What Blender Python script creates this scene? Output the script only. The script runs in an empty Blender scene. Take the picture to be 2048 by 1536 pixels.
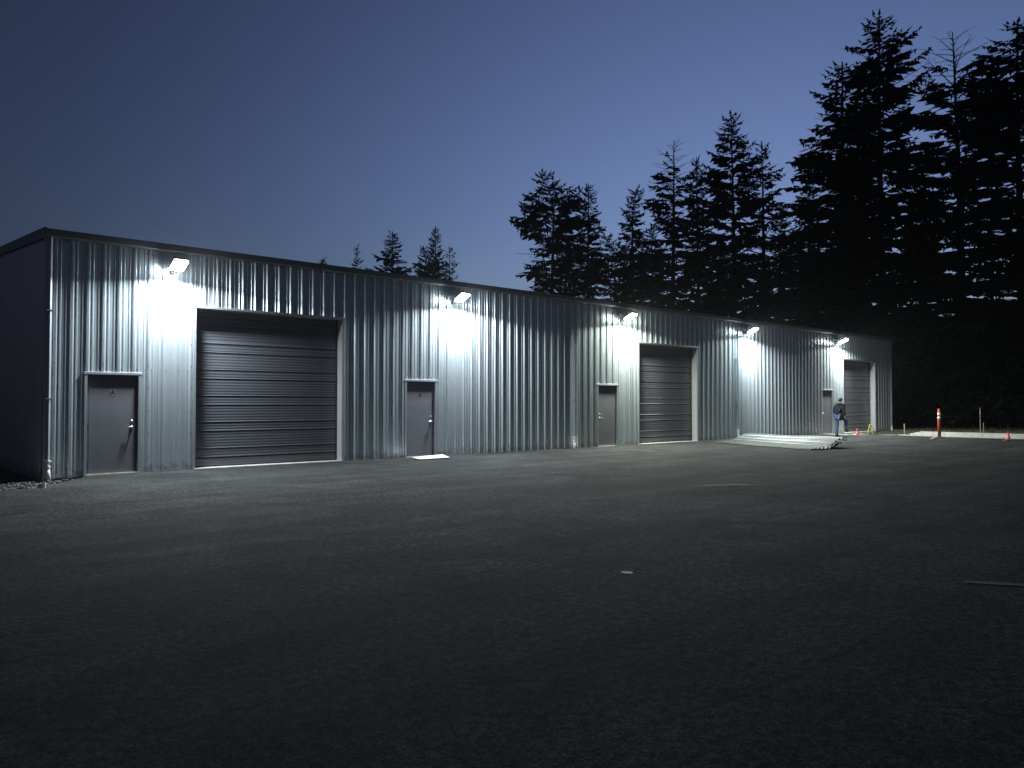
import bpy, bmesh, math, random
from mathutils import Vector, Matrix, noise
R = math.radians
scene = bpy.context.scene
C = scene.collection

# ------------------------------------------------------------------ camera
cam_d = bpy.data.cameras.new('camera'); cam = bpy.data.objects.new('camera', cam_d); C.objects.link(cam)
cam.location = (-3.545, -18.20, 1.528)
yaw, pitch = R(41.806), R(1.365)
cam.rotation_euler = (math.pi/2 + pitch, 0, -yaw)
cam_d.sensor_fit = 'HORIZONTAL'; cam_d.sensor_width = 36; cam_d.lens = 1564.0/2048*36
cam_d.clip_start = 0.1; cam_d.clip_end = 3000
scene.camera = cam

# ------------------------------------------------------------------ dusk sky
world = bpy.data.worlds.new('World'); scene.world = world; world.use_nodes = True
wn = world.node_tree; wn.nodes.clear()
w_out = wn.nodes.new('ShaderNodeOutputWorld'); w_bg = wn.nodes.new('ShaderNodeBackground')
sky = wn.nodes.new('ShaderNodeTexSky'); sky.sky_type = 'NISHITA'; sky.sun_disc = False
SUN_AZ = R(62)                       # direction of the afterglow, from +Y towards +X
sky.sun_elevation = R(-1.0); sky.sun_rotation = SUN_AZ
sky.altitude = 0; sky.air_density = 1.0; sky.dust_density = 0.3; sky.ozone_density = 3.0
SKY_STRENGTH = 0.15
w_bg.inputs['Strength'].default_value = SKY_STRENGTH
hsv = wn.nodes.new('ShaderNodeHueSaturation'); hsv.inputs['Saturation'].default_value = 0.74; hsv.inputs['Value'].default_value = 1.0
# the afterglow: brightest over the trees where the sun went down, darker towards the far side of the sky
tcw = wn.nodes.new('ShaderNodeTexCoord'); dot = wn.nodes.new('ShaderNodeVectorMath'); dot.operation = 'DOT_PRODUCT'
dot.inputs[1].default_value = (math.sin(SUN_AZ)*math.cos(R(8)), math.cos(SUN_AZ)*math.cos(R(8)), math.sin(R(8)))
wn.links.new(tcw.outputs['Generated'], dot.inputs[0])
clampd = wn.nodes.new('ShaderNodeMath'); clampd.operation = 'MAXIMUM'; clampd.inputs[1].default_value = 0.0; wn.links.new(dot.outputs['Value'], clampd.inputs[0])
powd = wn.nodes.new('ShaderNodeMath'); powd.operation = 'POWER'; powd.inputs[1].default_value = 5.0; wn.links.new(clampd.outputs[0], powd.inputs[0])
mad = wn.nodes.new('ShaderNodeMath'); mad.operation = 'MULTIPLY_ADD'; mad.inputs[1].default_value = 0.80; mad.inputs[2].default_value = 0.25; wn.links.new(powd.outputs[0], mad.inputs[0])
tint = wn.nodes.new('ShaderNodeMix'); tint.data_type = 'RGBA'; tint.blend_type = 'MULTIPLY'; tint.inputs['Factor'].default_value = 1.0; tint.inputs['B'].default_value = (1.18, 1.32, 1.62, 1)
wn.links.new(sky.outputs[0], hsv.inputs['Color']); wn.links.new(hsv.outputs[0], tint.inputs['A'])
sc_ = wn.nodes.new('ShaderNodeVectorMath'); sc_.operation = 'SCALE'; wn.links.new(tint.outputs['Result'], sc_.inputs[0]); wn.links.new(mad.outputs[0], sc_.inputs['Scale'])
wn.links.new(sc_.outputs['Vector'], w_bg.inputs['Color'])
wn.links.new(w_bg.outputs[0], w_out.inputs['Surface'])

scene.render.engine = 'CYCLES'
scene.view_settings.view_transform = 'Standard'; scene.view_settings.look = 'None'
scene.view_settings.exposure = 1.5; scene.view_settings.gamma = 1.0
LAMP_POWER = 235.0

# ------------------------------------------------------------------ materials
def new_mat(name):
    m = bpy.data.materials.new(name); m.use_nodes = True
    return m, m.node_tree, m.node_tree.nodes['Principled BSDF']
def mat(name, col, rough=0.6, metal=0.0, var=0.12, scale=3.0, bump=0.0, bscale=60.0, stretch=(1, 1, 1), spec=None):
    m, nt, b = new_mat(name)
    tc = nt.nodes.new('ShaderNodeTexCoord'); mp = nt.nodes.new('ShaderNodeMapping'); mp.inputs['Scale'].default_value = stretch
    nt.links.new(tc.outputs['Object'], mp.inputs['Vector'])
    n = nt.nodes.new('ShaderNodeTexNoise'); n.inputs['Scale'].default_value = scale; n.inputs['Detail'].default_value = 6
    nt.links.new(mp.outputs[0], n.inputs['Vector'])
    r = nt.nodes.new('ShaderNodeValToRGB')
    r.color_ramp.elements[0].position = 0.3; r.color_ramp.elements[1].position = 0.7
    r.color_ramp.elements[0].color = (*[c*(1-var) for c in col], 1); r.color_ramp.elements[1].color = (*[min(1, c*(1+var)) for c in col], 1)
    nt.links.new(n.outputs['Fac'], r.inputs['Fac']); nt.links.new(r.outputs['Color'], b.inputs['Base Color'])
    b.inputs['Roughness'].default_value = rough; b.inputs['Metallic'].default_value = metal
    if spec is not None: b.inputs['Specular IOR Level'].default_value = spec
    if bump:
        n2 = nt.nodes.new('ShaderNodeTexNoise'); n2.inputs['Scale'].default_value = bscale; n2.inputs['Detail'].default_value = 4
        nt.links.new(mp.outputs[0], n2.inputs['Vector'])
        bp = nt.nodes.new('ShaderNodeBump'); bp.inputs['Strength'].default_value = bump; bp.inputs['Distance'].default_value = 0.02
        nt.links.new(n2.outputs['Fac'], bp.inputs['Height']); nt.links.new(bp.outputs[0], b.inputs['Normal'])
    return m

def mat_cladding():
    m, nt, b = new_mat('galvalume_cladding'); L = nt.links.new
    tc = nt.nodes.new('ShaderNodeTexCoord')
    mp = nt.nodes.new('ShaderNodeMapping'); mp.inputs['Scale'].default_value = (1.0, 1.0, 0.16); L(tc.outputs['Object'], mp.inputs['Vector'])
    n1 = nt.nodes.new('ShaderNodeTexNoise'); n1.inputs['Scale'].default_value = 2.2; n1.inputs['Detail'].default_value = 5; L(mp.outputs[0], n1.inputs['Vector'])
    # each sheet a slightly different tone, one colour per 0.914 m sheet
    sx = nt.nodes.new('ShaderNodeSeparateXYZ'); L(tc.outputs['Object'], sx.inputs[0])
    dv = nt.nodes.new('ShaderNodeMath'); dv.operation = 'DIVIDE'; dv.inputs[1].default_value = 0.9144; L(sx.outputs['X'], dv.inputs[0])
    fl = nt.nodes.new('ShaderNodeMath'); fl.operation = 'FLOOR'; L(dv.outputs[0], fl.inputs[0])
    wn_ = nt.nodes.new('ShaderNodeTexWhiteNoise'); wn_.noise_dimensions = '1D'; L(fl.outputs[0], wn_.inputs['W'])
    mx = nt.nodes.new('ShaderNodeMix'); mx.data_type = 'FLOAT'; mx.inputs['Factor'].default_value = 0.35
    L(n1.outputs['Fac'], mx.inputs['A']); L(wn_.outputs['Value'], mx.inputs['B'])
    r = nt.nodes.new('ShaderNodeValToRGB')
    r.color_ramp.elements[0].position = 0.25; r.color_ramp.elements[1].position = 0.75
    r.color_ramp.elements[0].color = (0.52, 0.585, 0.625, 1); r.color_ramp.elements[1].color = (0.62, 0.69, 0.725, 1)
    L(mx.outputs['Result'], r.inputs['Fac'])
    # mud splashed up on the lowest part of the sheets, ragged upper edge
    sp = nt.nodes.new('ShaderNodeTexNoise'); sp.inputs['Scale'].default_value = 7; sp.inputs['Detail'].default_value = 8; sp.inputs['Roughness'].default_value = .7; L(tc.outputs['Object'], sp.inputs['Vector'])
    hh = nt.nodes.new('ShaderNodeMapRange'); hh.inputs['From Min'].default_value = 0.0; hh.inputs['From Max'].default_value = 0.42; hh.inputs['To Min'].default_value = 0.66; hh.inputs['To Max'].default_value = 0.30; L(sx.outputs['Z'], hh.inputs['Value'])
    lt = nt.nodes.new('ShaderNodeMath'); lt.operation = 'SUBTRACT'; L(hh.outputs[0], lt.inputs[0]); L(sp.outputs['Fac'], lt.inputs[1])
    ls = nt.nodes.new('ShaderNodeMapRange'); ls.inputs['From Min'].default_value = 0.0; ls.inputs['From Max'].default_value = 0.12; ls.inputs['To Max'].default_value = 0.45; L(lt.outputs[0], ls.inputs['Value'])
    dm = nt.nodes.new('ShaderNodeMix'); dm.data_type = 'RGBA'; L(ls.outputs[0], dm.inputs['Factor']); L(r.outputs[0], dm.inputs['A']); dm.inputs['B'].default_value = (.20, .19, .17, 1)
    L(dm.outputs['Result'], b.inputs['Base Color'])
    b.inputs['Metallic'].default_value = 0.74
    rr = nt.nodes.new('ShaderNodeMapRange'); rr.inputs['To Min'].default_value = 0.30; rr.inputs['To Max'].default_value = 0.38
    n2 = nt.nodes.new('ShaderNodeTexNoise'); n2.inputs['Scale'].default_value = 9; n2.inputs['Detail'].default_value = 6; L(mp.outputs[0], n2.inputs['Vector'])
    L(n2.outputs['Fac'], rr.inputs['Value']); L(rr.outputs[0], b.inputs['Roughness'])
    # oil canning of the thin sheet
    mp2 = nt.nodes.new('ShaderNodeMapping'); mp2.inputs['Scale'].default_value = (1.4, 1.4, 0.5); L(tc.outputs['Object'], mp2.inputs['Vector'])
    n3 = nt.nodes.new('ShaderNodeTexNoise'); n3.inputs['Scale'].default_value = 2.0; n3.inputs['Detail'].default_value = 2; L(mp2.outputs[0], n3.inputs['Vector'])
    bp = nt.nodes.new('ShaderNodeBump'); bp.inputs['Strength'].default_value = 0.12; bp.inputs['Distance'].default_value = 0.010
    L(n3.outputs['Fac'], bp.inputs['Height']); L(bp.outputs[0], b.inputs['Normal'])
    return m

def mat_asphalt():
    m, nt, b = new_mat('asphalt'); L = nt.links.new
    tc = nt.nodes.new('ShaderNodeTexCoord')
    fine = nt.nodes.new('ShaderNodeTexNoise'); fine.inputs['Scale'].default_value = 55; fine.inputs['Detail'].default_value = 5; fine.inputs['Roughness'].default_value = 0.75
    L(tc.outputs['Object'], fine.inputs['Vector'])
    vor = nt.nodes.new('ShaderNodeTexVoronoi'); vor.inputs['Scale'].default_value = 48; L(tc.outputs['Object'], vor.inputs['Vector'])
    mp = nt.nodes.new('ShaderNodeMapping'); mp.inputs['Rotation'].default_value = (0, 0, R(-24)); mp.inputs['Scale'].default_value = (0.12, 0.85, 1)
    L(tc.outputs['Object'], mp.inputs['Vector'])
    streak = nt.nodes.new('ShaderNodeTexNoise'); streak.inputs['Scale'].default_value = 1.6; streak.inputs['Detail'].default_value = 8; streak.inputs['Roughness'].default_value = 0.62
    L(mp.outputs[0], streak.inputs['Vector'])
    big = nt.nodes.new('ShaderNodeTexNoise'); big.inputs['Scale'].default_value = 0.05; big.inputs['Detail'].default_value = 5; L(tc.outputs['Object'], big.inputs['Vector'])
    def ramp(src, p0, p1, c0, c1):
        r = nt.nodes.new('ShaderNodeValToRGB'); r.color_ramp.elements[0].position = p0; r.color_ramp.elements[1].position = p1
        r.color_ramp.elements[0].color = (c0, c0, c0, 1); r.color_ramp.elements[1].color = (c1, c1, c1, 1); L(src, r.inputs['Fac']); return r.outputs[0]
    def mul(a, c):
        x = nt.nodes.new('ShaderNodeMix'); x.data_type = 'RGBA'; x.blend_type = 'MULTIPLY'; x.inputs['Factor'].default_value = 1
        L(a, x.inputs['A']); L(c, x.inputs['B']); return x.outputs['Result']
    base = nt.nodes.new('ShaderNodeRGB'); base.outputs[0].default_value = (0.028, 0.0285, 0.0277, 1)
    c = mul(base.outputs[0], ramp(fine.outputs['Fac'], .40, .62, .35, 1.9))
    mid = nt.nodes.new('ShaderNodeTexNoise'); mid.inputs['Scale'].default_value = 15; mid.inputs['Detail'].default_value = 7; mid.inputs['Roughness'].default_value = 0.8; L(tc.outputs['Object'], mid.inputs['Vector'])
    c = mul(c, ramp(mid.outputs['Fac'], .42, .60, .5, 1.7))
    c = mul(c, ramp(streak.outputs['Fac'], .35, .7, .72, 1.35))
    c = mul(c, ramp(big.outputs['Fac'], .38, .64, .55, 1.55))
    # paving lanes laid parallel to the building, with thin wavering joints
    sx = nt.nodes.new('ShaderNodeSeparateXYZ'); L(tc.outputs['Object'], sx.inputs[0])
    wob = nt.nodes.new('ShaderNodeTexNoise'); wob.noise_dimensions = '1D'; wob.inputs['Scale'].default_value = .35; L(sx.outputs['X'], wob.inputs['W'])
    ya = nt.nodes.new('ShaderNodeMath'); ya.operation = 'MULTIPLY_ADD'; ya.inputs[1].default_value = .35; L(wob.outputs['Fac'], ya.inputs[0]); L(sx.outputs['Y'], ya.inputs[2])
    yd = nt.nodes.new('ShaderNodeMath'); yd.operation = 'DIVIDE'; yd.inputs[1].default_value = 3.15; L(ya.outputs[0], yd.inputs[0])
    yf = nt.nodes.new('ShaderNodeMath'); yf.operation = 'FLOOR'; L(yd.outputs[0], yf.inputs[0])
    yw = nt.nodes.new('ShaderNodeTexWhiteNoise'); yw.noise_dimensions = '1D'; L(yf.outputs[0], yw.inputs['W'])
    c = mul(c, ramp(yw.outputs['Value'], 0, 1, .82, 1.2))
    yr = nt.nodes.new('ShaderNodeMath'); yr.operation = 'FRACT'; L(yd.outputs[0], yr.inputs[0])
    c = mul(c, ramp(yr.outputs[0], .004, .012, .7, 1.0))
    tr = nt.nodes.new('ShaderNodeTexNoise'); tr.inputs['Scale'].default_value = .55; tr.inputs['Detail'].default_value = 9; tr.inputs['Roughness'].default_value = .72; tr.inputs['Distortion'].default_value = 1.2; L(tc.outputs['Object'], tr.inputs['Vector'])
    c = mul(c, ramp(tr.outputs['Fac'], .38, .66, .7, 1.45))
    # scattered pale aggregate
    ag = ramp(vor.outputs['Distance'], .05, .13, 1.0, 0.0)
    wn_ = nt.nodes.new('ShaderNodeTexWhiteNoise'); L(vor.outputs['Position'], wn_.inputs['Vector'])
    sel = ramp(wn_.outputs['Value'], .74, .8, 0.0, 1.0)
    fac = mul(ag, sel)
    x = nt.nodes.new('ShaderNodeMix'); x.data_type = 'RGBA'; L(fac, x.inputs['Factor']); L(c, x.inputs['A']); x.inputs['B'].default_value = (.15, .15, .145, 1)
    L(x.outputs['Result'], b.inputs['Base Color'])
    b.inputs['Roughness'].default_value = 0.92; b.inputs['Specular IOR Level'].default_value = 0.05
    bp = nt.nodes.new('ShaderNodeBump'); bp.inputs['Strength'].default_value = 0.7; bp.inputs['Distance'].default_value = 0.012
    L(fine.outputs['Fac'], bp.inputs['Height']); L(bp.outputs[0], b.inputs['Normal'])
    return m

def emit_mat(name, col, s):
    m, nt, b = new_mat(name)
    b.inputs['Base Color'].default_value = (.8, .8, .8, 1); b.inputs['Emission Color'].default_value = (*col, 1); b.inputs['Emission Strength'].default_value = s
    return m

M = {}
M['clad'] = mat_cladding()
M['asphalt'] = mat_asphalt()
M['trim'] = mat('galvanised_trim', (.47, .50, .54), .42, .75, .06, 2)
M['jamb'] = mat('pale_jamb_trim', (.42, .43, .44), .5, .35, .05, 2)
M['gutter'] = mat('grey_gutter_metal', (.16, .17, .18), .5, .5, .1, 1.5)
M['roof'] = mat('roof_metal', (.22, .23, .24), .5, .6, .1, 1.5)
M['screw'] = mat('screw_head', (.09, .09, .10), .5, .5)
M['door'] = mat('charcoal_door_paint', (.115, .12, .135), .5, 0, .08, 4, .12, 120)
M['rolldoor'] = mat('charcoal_sectional_door', (.095, .10, .115), .42, .2, .08, 1.2, 0, 12, (.15, 1, 3))
M['frame'] = mat('dark_door_frame', (.07, .072, .08), .5)
M['seal'] = mat('black_rubber', (.012, .012, .012), .8)
M['handle'] = mat('satin_steel', (.62, .62, .62), .3, 1, .03)
M['letter'] = mat('black_vinyl', (.006, .006, .006), .5)
M['plate'] = mat('grey_vinyl_plate', (.17, .175, .19), .5)
M['conc'] = mat('concrete', (.40, .39, .36), .85, 0, .18, 5, .25, 40)
M['concd'] = mat('footing_concrete', (.20, .20, .19), .9, 0, .2, 5, .25, 40)
M['pvc'] = mat('white_pvc', (.72, .72, .70), .4, 0, .05)
M['soil'] = mat('bare_soil', (.055, .048, .038), .95, 0, .35, 2.5, .6, 14)
M['stone'] = mat('crushed_stone', (.08, .08, .078), .85, 0, .3, 9, .3, 40)
M['housing'] = mat('dark_bronze_housing', (.05, .05, .052), .5, .3)
M['cone'] = mat('orange_red_plastic', (.75, .05, .03), .5, 0, .08)
M['coneband'] = mat('pale_pink_band', (.70, .45, .42), .5)
M['tube'] = mat('red_tube_plastic', (.42, .05, .035), .55, 0, .15)
M['refl'] = mat('white_band', (.62, .58, .5), .5, 0, .2, 20)
M['wood'] = mat('pine_stake', (.34, .29, .22), .8, 0, .2, 8)
M['board'] = mat('weathered_board', (.20, .18, .15), .85, 0, .3, 8)
M['yellow'] = mat('yellow_plastic', (.62, .55, .10), .5, 0, .1)
M['white'] = mat('white_board', (.45, .46, .45), .6, 0, .06)
M['sheet'] = mat('pale_sheet_metal', (.085, .092, .09), .55, .4, .06, 1.5, .05, 6)
M['bark'] = mat('bark', (.055, .042, .033), .95, 0, .3, 8, .5, 20)
M['needle'] = mat('fir_needles', (.03, .045, .027), .9, 0, .35, 1.3, spec=.1)
M['bush'] = mat('undergrowth_leaves', (.012, .016, .010), .95, 0, .35, 1.3, spec=.05)
M['skin'] = mat('skin', (.42, .26, .19), .55, 0, .05)
M['jacket'] = mat('navy_jacket_cloth', (.010, .014, .024), .85, 0, .2, 12, .3, 40)
M['jeans'] = mat('blue_denim', (.06, .10, .185), .85, 0, .25, 10, .3, 60)
M['boot'] = mat('dark_boot_leather', (.02, .017, .015), .6)
M['cap'] = mat('grey_cap_cloth', (.16, .165, .15), .85)
M['hair'] = mat('brown_hair', (.05, .035, .025), .7)
M['paint'] = mat('white_marking_paint', (.35, .35, .34), .7, 0, .1)
M['sealant'] = mat('dusty_patch', (.045, .045, .043), .9, 0, .3, 5)

# ------------------------------------------------------------------ helpers
def link(name, me, m, parent=None, loc=None):
    o = bpy.data.objects.new(name, me); C.objects.link(o)
    if m is not None:
        for mm in (m if isinstance(m, (list, tuple)) else [m]): me.materials.append(mm)
    if parent is not None: o.parent = parent
    if loc is not None: o.location = loc
    return o
def obj(name, bm, m, parent=None, loc=None, smooth=False):
    me = bpy.data.meshes.new(name); bmesh.ops.recalc_face_normals(bm, faces=bm.faces); bm.to_mesh(me); bm.free()
    if smooth:
        for p in me.polygons: p.use_smooth = True
    return link(name, me, m, parent, loc)
def pyobj(name, vs, fs, m, parent=None, loc=None, smooth=False):
    me = bpy.data.meshes.new(name); me.from_pydata(vs, [], fs); me.update()
    if smooth:
        for p in me.polygons: p.use_smooth = True
    return link(name, me, m, parent, loc)
def thing(name, label, cat, loc=(0, 0, 0), rz=0, group=None):
    o = bpy.data.objects.new(name, None); C.objects.link(o); o.location = loc; o.rotation_euler = (0, 0, rz)
    o.empty_display_size = .2; return tag(o, label, cat, group)
def tag(o, label, cat, group=None):
    o['label'] = label; o['category'] = cat
    if group: o['group'] = group
    return o
def structure(o): o['kind'] = 'structure'; return o
def box(bm, x0, x1, y0, y1, z0, z1):
    v = [bm.verts.new(p) for p in ((x0, y0, z0), (x1, y0, z0), (x1, y1, z0), (x0, y1, z0), (x0, y0, z1), (x1, y0, z1), (x1, y1, z1), (x0, y1, z1))]
    for f in ((0, 3, 2, 1), (4, 5, 6, 7), (0, 1, 5, 4), (1, 2, 6, 5), (2, 3, 7, 6), (3, 0, 4, 7)): bm.faces.new([v[i] for i in f])
    return v
def B(*boxes):
    bm = bmesh.new()
    for b in boxes: box(bm, *b)
    return bm
def tube(bm, pts, rads, n=12, cap=True):
    pts = [Vector(p) for p in pts]; rings = []
    for i, p in enumerate(pts):
        a = pts[max(i-1, 0)]; c = pts[min(i+1, len(pts)-1)]; d = (c-a).normalized()
        u = d.cross(Vector((0, 0, 1)));  u = Vector((1, 0, 0)) if u.length < 1e-3 else u.normalized()
        w = d.cross(u).normalized()
        rings.append([bm.verts.new(p + (u*math.cos(t) + w*math.sin(t))*rads[i]) for t in [2*math.pi*k/n for k in range(n)]])
    for a, b_ in zip(rings, rings[1:]):
        for k in range(n): bm.faces.new((a[k], a[(k+1) % n], b_[(k+1) % n], b_[k]))
    if cap: bm.faces.new(rings[0]); bm.faces.new(rings[-1][::-1])
def lathe(prof, n=24):
    bm = bmesh.new(); tube(bm, [(0, 0, z) for r, z in prof], [max(r, .0005) for r, z in prof], n); return bm
def bevel(o, w=.004, seg=2):
    md = o.modifiers.new('bevel', 'BEVEL'); md.width = w; md.segments = seg; md.limit_method = 'ANGLE'; return o

# ------------------------------------------------------------------ ground
def smooth(a, b, x): t = min(1, max(0, (x-a)/(b-a))); return t*t*(3-2*t)
def gz(x, y):                                        # height of the paved yard
    z = -0.14*smooth(33.5, 37.5, x)
    z += 0.03*noise.noise(Vector((x*.12, y*.12, 3.1)))*smooth(0.5, 3, -y)
    return z
ASPH_EDGE = [(-30, -7), (-12, -4.2), (-6, -3.0), (-2.2, -2.3), (-1.09, -2.09), (-.65, -2.12), (-.35, -1.80), (-.01, -1.35), (.3, -.85), (.59, -.43), (.70, -.06), (.74, -.03)]
def edge_y(x):
    if x >= .74: return 0.05 if x < 33.0 else -1.32
    for (a, b_), (c, d) in zip(ASPH_EDGE, ASPH_EDGE[1:]):
        if a <= x <= c: return b_ + (d-b_)*(x-a)/(c-a)
    return -7
xs = [-30, -20, -12, -8, -6, -4, -3, -2.2, -1.6, -1.09, -.85, -.65, -.5, -.35, -.2, -.01, .15, .3, .45, .59, .70, .74] + [1+.5*i for i in range(64)] + [32.99, 33.01] + [33.5+.5*i for i in range(10)]
vs, fs = [], []; NY = 60
for x in xs:
    e = edge_y(x)
    for j in range(NY+1):
        t = (j/NY)**1.7; y = e + (-60-e)*t; vs.append((x, y, gz(x, y)))
for i in range(len(xs)-1):
    for j in range(NY): a = i*(NY+1)+j; fs.append((a, a+1, a+NY+2, a+NY+1))
structure(pyobj('asphalt_yard', vs, fs, M['asphalt'], smooth=True))
# thickness of the paving at its open left edge
vs, fs = [], []
for i, (x, y) in enumerate(ASPH_EDGE): z = gz(x, y); vs += [(x, y, z), (x-.03, y+.03, -.20)]
for i in range(len(ASPH_EDGE)-1): fs.append((2*i, 2*i+1, 2*i+3, 2*i+2))
structure(pyobj('asphalt_edge', vs, fs, M['asphalt']))

def tz(x, y):
    z = -0.30
    l = 1-smooth(1.5, 3, x); l *= smooth(-9, -4, y)
    z += l*0.21
    r = smooth(38.3, 39.2, x)
    z += r*(0.30 + 0.35*smooth(41, 60, x)*(0.6+noise.noise(Vector((x*.15, y*.15, 0)))) + .05*noise.noise(Vector((x*.9, y*.9, 5))))
    z += 20*smooth(76, 190, x)  # distant rise added to block the warm glow along the horizon
    b_ = smooth(16, 24, y); z += b_*0.3*noise.noise(Vector((x*.08, y*.08, 9)))
    return z
gx = [-400, -250, -150, -90, -60, -40, -30, -20, -14, -10] + [-8+.5*i for i in range(26)] + [5+1.5*i for i in range(22)] + [37.5+.35*i for i in range(24)] + [46+1.5*i for i in range(20)] + [78, 90, 120, 180, 300, 450]
gy = [-400, -200, -100, -70, -50, -40, -30, -24, -20, -16, -13] + [-11+.5*i for i in range(30)] + [4+2*i for i in range(30)] + [70, 90, 130, 200, 300, 450]
vs = [(x, y, tz(x, y)) for x in gx for y in gy]; ny = len(gy)
fs = [(i*ny+j, (i+1)*ny+j, (i+1)*ny+j+1, i*ny+j+1) for i in range(len(gx)-1) for j in range(ny-1)]
structure(pyobj('ground', vs, fs, M['soil'], smooth=True))

# loose stone bed at the left corner of the building
random.seed(4)
bm = bmesh.new()
def in_bed(x, y):
    return y < edge_y(x) + 9 and y > edge_y(x)+.05 and y < -.05
cnt = 0
while cnt < 260:
    x = random.uniform(-.9, .72); y = random.uniform(-2.0, .0)
    if not (edge_y(x)+.03 < y < -.02) : continue
    s = random.uniform(.012, .04); p = Vector((x, y, -.085+random.uniform(0, .03)))
    g = bmesh.ops.create_icosphere(bm, subdivisions=1, radius=s)
    for v in g['verts']: v.co = v.co*random.uniform(.7, 1.2); v.co.z *= .7; v.co += p
    cnt += 1
for i in range(14):      # broken asphalt crumbs along the edge
    x = random.uniform(-.3, .68); s = random.uniform(.03, .07); p = Vector((x, edge_y(x)+random.uniform(.03, .14), -.05))
    g = bmesh.ops.create_icosphere(bm, subdivisions=1, radius=s)
    for v in g['verts']: v.co = v.co*random.uniform(.6, 1.2); v.co.z *= .6; v.co += p
o = obj('gravel', bm, M['stone']); o['kind'] = 'stuff'

# concrete apron strip, kerb wall
bm = bmesh.new()
xk = [33.0+.5*i for i in range(11)]
for a, b_ in zip(xk, xk[1:]):
    za, zb = gz(a, -1.4), gz(b_, -1.4)
    v = [bm.verts.new(p) for p in ((a, -1.45, za+.03), (b_, -1.45, zb+.03), (b_, -1.22, zb+.035), (a, -1.22, za+.035), (a, -1.45, za-.1), (b_, -1.45, zb-.1), (b_, -1.22, zb-.3), (a, -1.22, za-.3))]
    for f in ((0, 1, 2, 3), (4, 5, 1, 0), (3, 2, 6, 7)): bm.faces.new([v[i] for i in f])
structure(obj('kerb_strip', bm, M['conc']))
vs, fs = [], []                                       # low paving between strip and wall
for x in [33.0+.5*i for i in range(16)]:
    for y in (-1.23, -.02): vs.append((x, y, gz(x, -1.4)-.02 if y < -1 else gz(x, -1.4)-.01))
for i in range(15): fs.append((2*i, 2*i+2, 2*i+3, 2*i+1))
structure(pyobj('apron', vs, fs, M['concd']))
bm = bmesh.new(); random.seed(9)
yk = [-1.95-.55*i for i in range(40)]
for i, (a, b_) in enumerate(zip(yk, yk[1:])):
    h0 = (.03 if i == 0 else .075) + .006*noise.noise(Vector((i*.7, 0, 0))); h1 = .075 + .006*noise.noise(Vector((i*.7+.7, 0, 0)))
    if i < 1: h0 = -.05
    v = [bm.verts.new(p) for p in ((38.24, a, h0), (38.24, b_, h1), (38.42, b_, h1), (38.42, a, h0), (38.22, a, -.32), (38.22, b_, -.32), (38.44, b_, -.32), (38.44, a, -.32))]
    for f in ((0, 1, 2, 3), (4, 5, 1, 0), (5, 6, 2, 1), (6, 7, 3, 2), (7, 4, 0, 3)): bm.faces.new([v[k] for k in f])
bmesh.ops.remove_doubles(bm, verts=bm.verts, dist=.0005)
structure(obj('kerb', bm, M['conc']))
bm = B((37.93, 38.21, -24, -1.45, -.30, -.105)); structure(obj('kerb_gutter', bm, M['conc']))

# ------------------------------------------------------------------ building
BL, BW, EAVE = 40.62, 15.0, 5.02
MH, OH = 2.125, 3.70
man = [(.75, 1.76), (8.77, 9.75), (16.70, 17.69), (32.82, 33.81)]
roll = [(2.99, 6.76), (18.94, 22.54), (35.07, 38.69)]
openings = [(a, b_, MH) for a, b_ in man] + [(a, b_, OH) for a, b_ in roll]
building = thing('metal_building', 'long low ribbed metal storage building with roll-up doors lit by wall lamps', 'building')

def rib_profile(L, pitch=.3048):
    pts = [(0, 0)]; n = int(L/pitch)
    off = .14
    for k in range(n+1):
        c = off + k*pitch
        for dx, y in ((-.041, 0), (-.017, -.032), (.017, -.032), (.041, 0), (.078, 0), (.087, -.011), (.103, -.011), (.112, 0), (.192, 0), (.201, -.011), (.217, -.011), (.226, 0)):
            x = c+dx
            if 0.001 < x < L-.001: pts.append((x, y))
    pts.append((L, 0)); return pts
def interp(pts, x):
    for (a, ya), (b_, yb) in zip(pts, pts[1:]):
        if a <= x <= b_: return ya + (yb-ya)*(x-a)/(b_-a)
    return 0
prof = rib_profile(BL)
for a, b_, h in openings:
    for e in (a, b_): prof.append((e, interp(prof, e)))
    prof.sort()
vs, fs = [], []
def base_z(x): return -.02 if x < 34 else -.02
zl = []
for (xa, ya), (xb, yb) in zip(prof, prof[1:]):
    if xb-xa < 1e-6: continue
    mid = (xa+xb)/2; z0 = .005 if mid > .74 else -.03
    for a, b_, h in openings:
        if a < mid < b_: z0 = h
    n = len(vs); vs += [(xa, ya, z0), (xb, yb, z0), (xb, yb, EAVE), (xa, ya, EAVE)]; fs.append((n, n+1, n+2, n+3))
front = pyobj('wall_cladding', vs, fs, M['clad'], building)
# side, back walls
def plain_ribs(L, H0, H1, xf, name):
    p = rib_profile(L); vs, fs = [], []
    for (sa, ya), (sb, yb) in zip(p, p[1:]):
        n = len(vs); vs += [xf(sa, ya, -.25), xf(sb, yb, -.25), xf(sb, yb, H1(sb)), xf(sa, ya, H1(sa))]; fs.append((n, n+1, n+2, n+3))
    return pyobj(name, vs, fs, M['clad'], building)
SL = .07
ridge = lambda s: EAVE + SL*min(s, BW-s) + .02
plain_ribs(BW, 0, ridge, lambda s, y, z: (y, s, z), 'side_cladding')
plain_ribs(BW, 0, ridge, lambda s, y, z: (BL-y, s, z), 'side_cladding')
plain_ribs(BL, 0, lambda s: EAVE, lambda s, y, z: (s, BW-y, z), 'back_cladding')
# foundation stem visible under the wall
obj('foundation', B((.03, .74, .06, .3, -.3, -.03), (.74, 33.0, .3, .5, -.3, 0), (33.0, BL-.03, -.012, .3, -.35, .0)), M['concd'], building)
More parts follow.
